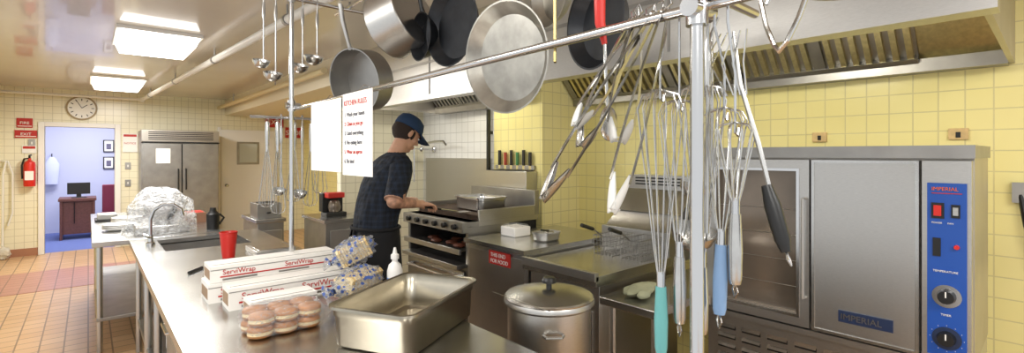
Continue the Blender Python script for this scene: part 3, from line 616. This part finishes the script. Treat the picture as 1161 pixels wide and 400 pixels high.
for x,L in((.72,.46),(.77,.5),(.86,.44),(.95,.47),(1.0,.4)):
    whisk((x,FY+.03,1.775),(x+random.uniform(-.01,.01),FY+.035,1.775-L),.04,tongm,n=4)
def nw(px,py,zt,L,hm,r=.04,dx=0,dy=0,n=5): whisk((px+dx,py+dy,zt-L),(px,py,zt),r,hm,n=n,hr=.012)
nw(.85,.52,1.73,.52,teal,.045,dx=-.005,dy=-.005,n=6)
nw(.87,.49,1.71,.44,tongm,.04,n=5)
nw(.90,.46,1.74,.49,tongm,.045,n=6)
nw(.91,.42,1.69,.39,blueG,.04,n=5,dx=-.02)
nw(.90,.395,1.66,.30,tongm,.035)
b=B()
for x,y,z in((.85,.52,1.73),(.87,.49,1.71),(.90,.46,1.74),(.91,.42,1.69),(.90,.395,1.66)):
    b.tube([(.86,y,1.885),(.87,y,1.875),(.87,y,1.84),(x,y,(z+1.84)/2),(x,y,z-.02),(x+.01,y,z-.025),(x+.014,y,z-.01)],.0025,chrome,6)
b.done('utensil_hooks')
def tongs(top,tip,spread,tipm=tongm,nm='tongs',w=.011,tw=.018):
    b=B(); top=V(top);tip=V(tip); d=tip-top; L=d.length; M=frame(top,d,(0.55,-.75,0))
    for s in(-1,1):
        n=14; 
        vs=[];fs=[]
        for i in range(n+1):
            u=i/n; x=s*(.006+spread*.5*math.sin(u*math.pi*.62)); ww=w*(1-.25*u); z=u*L*.84
            vs+=[(x-s*.003,-ww,z),(x,0-.0,z),(x-s*.003,ww,z),(x+s*.002,0,z)]
        for i in range(n):
            for k in range(4): l=(k+1)%4; fs.append((i*4+k,i*4+l,(i+1)*4+l,(i+1)*4+k))
        b.add(vs,fs,tongm,M)
        x=s*(.006+spread*.5*math.sin(math.pi*.62))
        vs=[];fs=[];m2=14
        for i in range(7):
            u=i/6; z=L*.80+u*L*.20; bw=.010+tw*math.sin(min(1,u*1.15)*math.pi*.62)
            for k in range(m2+1):
                a=-1+2*k/m2; sc=(.004*abs(math.sin(k*math.pi/2.3)) if i==6 else 0)
                vs.append((x-s*(bw*.5*(a*a)) - s*.012*u*u,a*bw,z-sc-(a*a)*.012*(u>.9)))
        for i in range(6):
            for k in range(m2): fs.append((i*(m2+1)+k,(i+1)*(m2+1)+k,(i+1)*(m2+1)+k+1,i*(m2+1)+k+1))
        b.add(vs,fs,tipm,M)
        b.add([(vx[0]-s*.002,vx[1],vx[2]) for vx in vs],[f[::-1] for f in fs],tipm,M)
    b.tube([(-.009,0,.01),(.009,0,.01)],.009,tongm,10,M=M)
    b.tube([(0,0,0),(.009,0,-.012),(0,0,-.028),(-.009,0,-.012)],.002,chrome,6,closed=True,M=M)
    b.done(nm,ang=50)
tongs((.868,.54,1.89),(.712,.715,1.50),.03,tongm,w=.014)
tongs((.875,.60,1.89),(.80,.685,1.61),.035,tongm)
tongs((.862,.515,1.89),(.775,.583,1.48),.03,nylon,w=.014,tw=.02)
tongs((.88,.57,1.89),(.785,.69,1.655),.03,nylon)
tongs((.868,.585,1.89),(.82,.60,1.62),.045,nylon,tw=.02)
b=B(); b.tube([(.88,.68,1.85),(.876,.69,1.90),(.875,.69,1.95),(.87,.69,2.02)],[.006,.012,.013,.009],red,10); b.tube([(.88,.68,1.85),(.885,.675,1.7)],.004,tongm); b.ell((.886,.673,1.67),(.03,.012,.04),tongm); b.done('serving_spoon')
b=B(); b.box((-.012,-.003,-.16),(.012,.003,.16),mat('brass_strap','b0a06a',.35,1),T(V((.875,.83,1.99)))@Matrix.Rotation(.7,4,'Z')); b.tube([(.875,.83,2.15),(.88,.82,2.18),(.86,.83,2.2)],.004,chrome); b.done('turner_spatula')
b=B(); pts=[V((.905,.40,1.83)),V((.91,.39,1.73)),V((.915,.36,1.62)),V((.913,.34,1.54))]
b.tube(pts,[.003,.004,.005,.004],tongm,8); b.tube([(.913,.345,1.545),(.913,.335,1.51),(.912,.318,1.45),(.911,.312,1.43)],[.009,.014,.013,.008],black,12); b.tube([(.911,.312,1.43),(.916,.308,1.418),(.911,.304,1.408),(.906,.308,1.418)],.002,chrome,6,closed=True); 
for k in range(5): b.tube([(.905,.40+.012*(k-2),1.83),(.90,.42+.02*(k-2),1.77),(.905,.40+.012*(k-2),1.71)],.0018,chrome,5)
b.done('potato_masher')
ladle(.93,.455,1.87,.33,.03,ang=.6); ladle(.885,.44,1.87,.42,.045,ang=-.5)
b=B(); b.tube([(.95,.36,1.84),(.95,.345,1.80),(.93,.33,1.785),(.925,.315,1.80),(.935,.30,1.84),(.95,.285,1.90)],.0045,tongm,8); b.tube([(.95,.36,1.84),(.95,.37,1.89)],.0045,tongm,8)
b.lathe([(0,-.06),(.06,-.055),(.1,-.03),(.12,0),(.123,0),(.1,-.034),(.06,-.059),(0,-.064)],steelB,T(V((1.03,.26,1.955)))@Matrix.Rotation(.1,4,'X'),32); b.tube([(.95,.36,1.88),(.96,.34,1.94),(1.0,.32,1.955)],.004,tongm); b.tube([(1.03,.26,1.9),(1.03,.2,2.2),(1.17,.2,2.49)],.002,chrome); b.done('hanging_strainer')
# posters on rail
x=.80
b=B(); b.box((x,2.0,1.525),(x+.002,2.36,1.84),paper); b.tube([(x,2.2,1.835),(x+.03,2.2,1.87),(x+.07,2.2,1.86)],.002,chrome,6)
b.done('blank_notice_paper')
b=B(); b.box((x,1.70,1.515),(x+.002,1.98,1.85),paper); b.tube([(x,1.84,1.845),(x+.03,1.84,1.88),(x+.07,1.84,1.87)],.002,chrome,6)
b.text('KITCHEN RULES',(x-.001,1.965,1.80),(0,-1,0),(0,0,1),.03,redsign)
gr=mat('print_grey','5a5a60',.8)
for i,t in enumerate(('1. Wash your hands','2. Clean as you go','3. Label everything','4. No eating here','5. Wear an apron','6. Be kind')):
    b.text(t,(x-.001,1.96,1.755-i*.038),(0,-1,0),(0,0,1),.024,redsign if i%3==1 else gr)
b.done('kitchen_rules_poster')
# ---------- cook (person)
y0=3.15
body=B(); A=body
A.loft([(1.49,y0,.82,.12,.17),(1.49,y0,.90,.145,.195),(1.495,y0,.99,.145,.195),(1.50,y0,1.08,.14,.185),(1.515,y0,1.18,.145,.19),(1.545,y0,1.28,.155,.205),(1.58,y0,1.39,.155,.22),(1.61,y0,1.48,.14,.225),(1.63,y0,1.545,.115,.205),(1.645,y0,1.585,.085,.145),(1.655,y0,1.61,.062,.08)],shirt)
A.tube([(1.645,y0,1.55),(1.675,y0,1.62),(1.715,y0,1.70)],[.075,.062,.058],skin,16)
HM=T(V((1.745,y0,1.75)))@Matrix.Rotation(math.radians(32),4,'Y')
A.ell((-.005,0,.02),(.1,.077,.1),skin,HM,28,18); A.ell((.03,0,-.05),(.066,.058,.07),skin,HM); A.ell((.07,0,-.095),(.022,.026,.02),skin,HM); A.ell((.072,0,-.01),(.03,.05,.05),skin,HM)
A.tube([(.094,0,.02),(.108,0,-.01),(.118,0,-.028)],[.008,.011,.014],skin,10,M=HM); A.ell((.098,0,-.058),(.012,.022,.006),skin,HM); A.ell((.095,0,-.07),(.012,.018,.006),skin,HM); A.ell((.086,0,.03),(.014,.045,.008),skin,HM)
for s in(-1,1): A.ell((-.005,s*.079,-.005),(.018,.009,.03),skin,HM,14,10); A.ell((.06,s*.045,-.025),(.022,.018,.02),skin,HM)
SR=V((1.60,y0-.195,1.50)); ER=V((1.50,y0-.275,1.29)); WR=V((1.735,y0-.205,1.255))
SL=V((1.60,y0+.195,1.50)); EL=V((1.66,y0+.26,1.24)); WL=V((1.90,y0+.17,1.24))
for Sx,E,W in((SR,ER,WR),(SL,EL,WL)):
    A.tube([Sx+V((0,0,.02)),Sx*.75+E*.25,Sx*.35+E*.65,E-(E-Sx).normalized()*.01],[.075,.073,.068,.066],shirt,16)
    A.tube([E+(Sx-E)*.1,E,E*.7+W*.3,W],[.043,.045,.042,.027],skin,14)
    A.ell(tuple(E),(.045,.045,.045),skin)
def hand(W,d,n,s):
    d=V(d).normalized(); n=V(n); n=(n-d*n.dot(d)).normalized(); s_=V(s); s_=(s_-d*s_.dot(d)-n*s_.dot(n)).normalized()
    M=Matrix((d,s_,n)).transposed().to_4x4(); M.translation=W
    A.ell((.055,0,0),(.058,.042,.017),skin,M,18,12); A.tube([(-.02,0,0),(.03,0,0)],[.027,.03],skin,12,M=M)
    for i,(o,l) in enumerate(((-.033,.060),(-.011,.076),(.012,.082),(.033,.072))):
        p=V((.09,o,0)); pts=[V((.06,o*.8,0)),p.copy()]; a=.35+.06*i
        for j,f in enumerate((.45,.32,.23)):
            p=p+V((math.cos(a),o*.8*.3,math.sin(a)))*l*f; pts.append(p.copy()); a+=.5
        A.tube(pts,[.010,.0095,.0088,.008,.0065],skin,10,M=M)
    A.tube([(.025,.028,.004),(.05,.052,.014),(.075,.058,.026),(.092,.055,.036)],[.014,.012,.0105,.008],skin,10,M=M)
hand(WR,(.92,.12,-.12),(0,0,-1),(0,1,0)); hand(WL,(.9,-.3,-.25),(0,0,-1),(0,-1,0))
for s in(-1,1):
    A.tube([(1.495,y0+s*.09,.93),(1.505,y0+s*.10,.75),(1.53,y0+s*.11,.50),(1.51,y0+s*.115,.32),(1.48,y0+s*.12,.10)],[.10,.095,.066,.062,.048],trous,18)
    A.ell((1.53,y0+s*.125,.045),(.135,.05,.045),black); A.box((1.40,y0+s*.125-.045,.0),(1.64,y0+s*.125+.045,.02),black)
me=bpy.data.meshes.new('tmp'); me.from_pydata([v for v in A.v],[],A.f); tmp=bpy.data.objects.new('tmp',me); S.collection.objects.link(tmp)
q=tmp.modifiers.new('r','REMESH'); q.mode='VOXEL'; q.voxel_size=.0052; q=tmp.modifiers.new('s','SMOOTH'); q.iterations=3; q.factor=.5
bpy.context.view_layer.update()
bme=bpy.data.meshes.new_from_object(tmp.evaluated_get(bpy.context.evaluated_depsgraph_get())); bpy.data.objects.remove(tmp)
tat=mat('tattooed_skin','b98c72',.55,var=.45,bscale=26)
for m in (shirt,skin,trous,black,tat): bme.materials.append(m)
def sd(p,a,b):
    ab=b-a; t=max(0,min(1,(p-a).dot(ab)/ab.dot(ab))); return (p-a-ab*t).length,t
HI=HM.inverted()
idx=[]
for p in bme.polygons:
    c=p.center; k=0
    if c.z<.095: k=3
    elif c.z<1.0: k=2
    if c.z>1.1:
        for Sx,E,W in((SR,ER,WR),(SL,EL,WL)):
            d1,t1=sd(c,Sx,E); d2,t2=sd(c,E,W+(W-E).normalized()*.22)
            if d2<.075 and abs(c.y-y0)>.12 and (t2>.04 and (c-E).dot((W-E).normalized())>.025 or t1>.93): k=4 if (c-E).length<.23 else 1
            if d2<.09 and (c-W).length<.2 and (c.x>W.x-.05): k=1
        hl=HI@c
        if c.z>1.615 or (hl.z>-.13 and hl.x>-.11 and c.z>1.63): k=1
    idx.append(k)
bme.polygons.foreach_set('material_index',idx); bme.polygons.foreach_set('use_smooth',[True]*len(bme.polygons))
cook=bpy.data.objects.new('cook',None); S.collection.objects.link(cook)
ob=bpy.data.objects.new('body',bme); S.collection.objects.link(ob); ob.parent=cook
b=B()
for s in(-1,1):
    b.ell((.089,s*.031,.008),(.011,.014,.008),paper,HM,12,8); b.ell((.097,s*.031,.006),(.004,.006,.006),black,HM,10,6); b.box((.094,s*.031-.017,.024),(.101,s*.031+.017,.03),hairm,HM)
b.done('eyes',parent=cook)
b=B(); b.ell((-.024,0,.012),(.092,.0835,.088),hairm,HM,28,18,rough=.05)
for s in(-1,1): b.ell((.02,s*.074,-.005),(.014,.008,.035),hairm,HM)
b.done('hair',parent=cook,ang=80)
b=B(); b.lathe([(.108,.035),(.112,.04),(.11,.075),(.095,.115),(.06,.137),(.012,.143),(.01,.15),(0,.15)],capm,HM@T(V((-.005,0,0))),32,.8)
vs=[];n=12
for i in range(n+1):
    a=-1.15+2.3*i/n
    for r in(0,1): vs.append((.02+(.085 if r==0 else .185)*math.cos(a),.088*math.sin(a),.045-(.016 if r else 0)-.018*abs(math.sin(a))*r))
b.add(vs,[(2*i,2*i+1,2*i+3,2*i+2) for i in range(n)],capm,HM); b.done('baseball_cap',parent=cook,solid=.003,ang=80)
b=B(); vs=[];fs=[];na=36;lv=[(1.10,1.505,.15,.197),(1.04,1.5,.16,.207),(.95,1.5,.165,.212),(.8,1.505,.17,.215),(.65,1.51,.17,.22),(.42,1.52,.175,.23)]
for z,cx,a,bb in lv:
    for k in range(na+1):
        t=math.radians(-165+330*k/na); w=1+.02*math.sin(t*9)*(1.1-z)
        vs.append((cx+a*math.cos(t)*w,y0+bb*math.sin(t)*w,z))
for i in range(len(lv)-1):
    for k in range(na): fs.append((i*(na+1)+k,i*(na+1)+k+1,(i+1)*(na+1)+k+1,(i+1)*(na+1)+k))
b.add(vs,fs,apr); b.tube([(1.505+.153*math.cos(t/20*6.283),y0+.2*math.sin(t/20*6.283),1.095) for t in range(20)],.01,apr,8,closed=True)
b.tube([(1.35,y0-.01,1.09),(1.32,y0-.04,1.0),(1.32,y0-.03,.9)],.008,apr,6); b.done('apron',parent=cook,solid=.004,ang=80)
b=B()
p=WR+V((.10,.01,-.035)); b.tube([p-V((.05,.005,-.01)),p+V((.10,.03,-.02))],.009,black,8); b.tube([p+V((.1,.03,-.02)),p+V((.3,.09,-.06))],.005,steel,6); b.box((0,-.04,-.001),(.1,.04,.001),steel,T(p+V((.29,.09,-.062)))); b.done('grill_spatula')
# ---------- world, camera
w=bpy.data.worlds.new('World'); S.world=w; w.use_nodes=True
bg=w.node_tree.nodes['Background']; bg.inputs[0].default_value=(.96,.98,1,1); bg.inputs[1].default_value=1.0
cam=bpy.data.cameras.new('Camera'); co=bpy.data.objects.new('Camera',cam); S.collection.objects.link(co); S.camera=co
cam.sensor_width=36; cam.lens=36*545/1161; cam.shift_y=-25/1161; cam.clip_start=.02
co.location=(0,0,1.6); co.rotation_euler=(math.pi/2,0,-math.radians(41.4))
S.view_settings.view_transform='Standard'
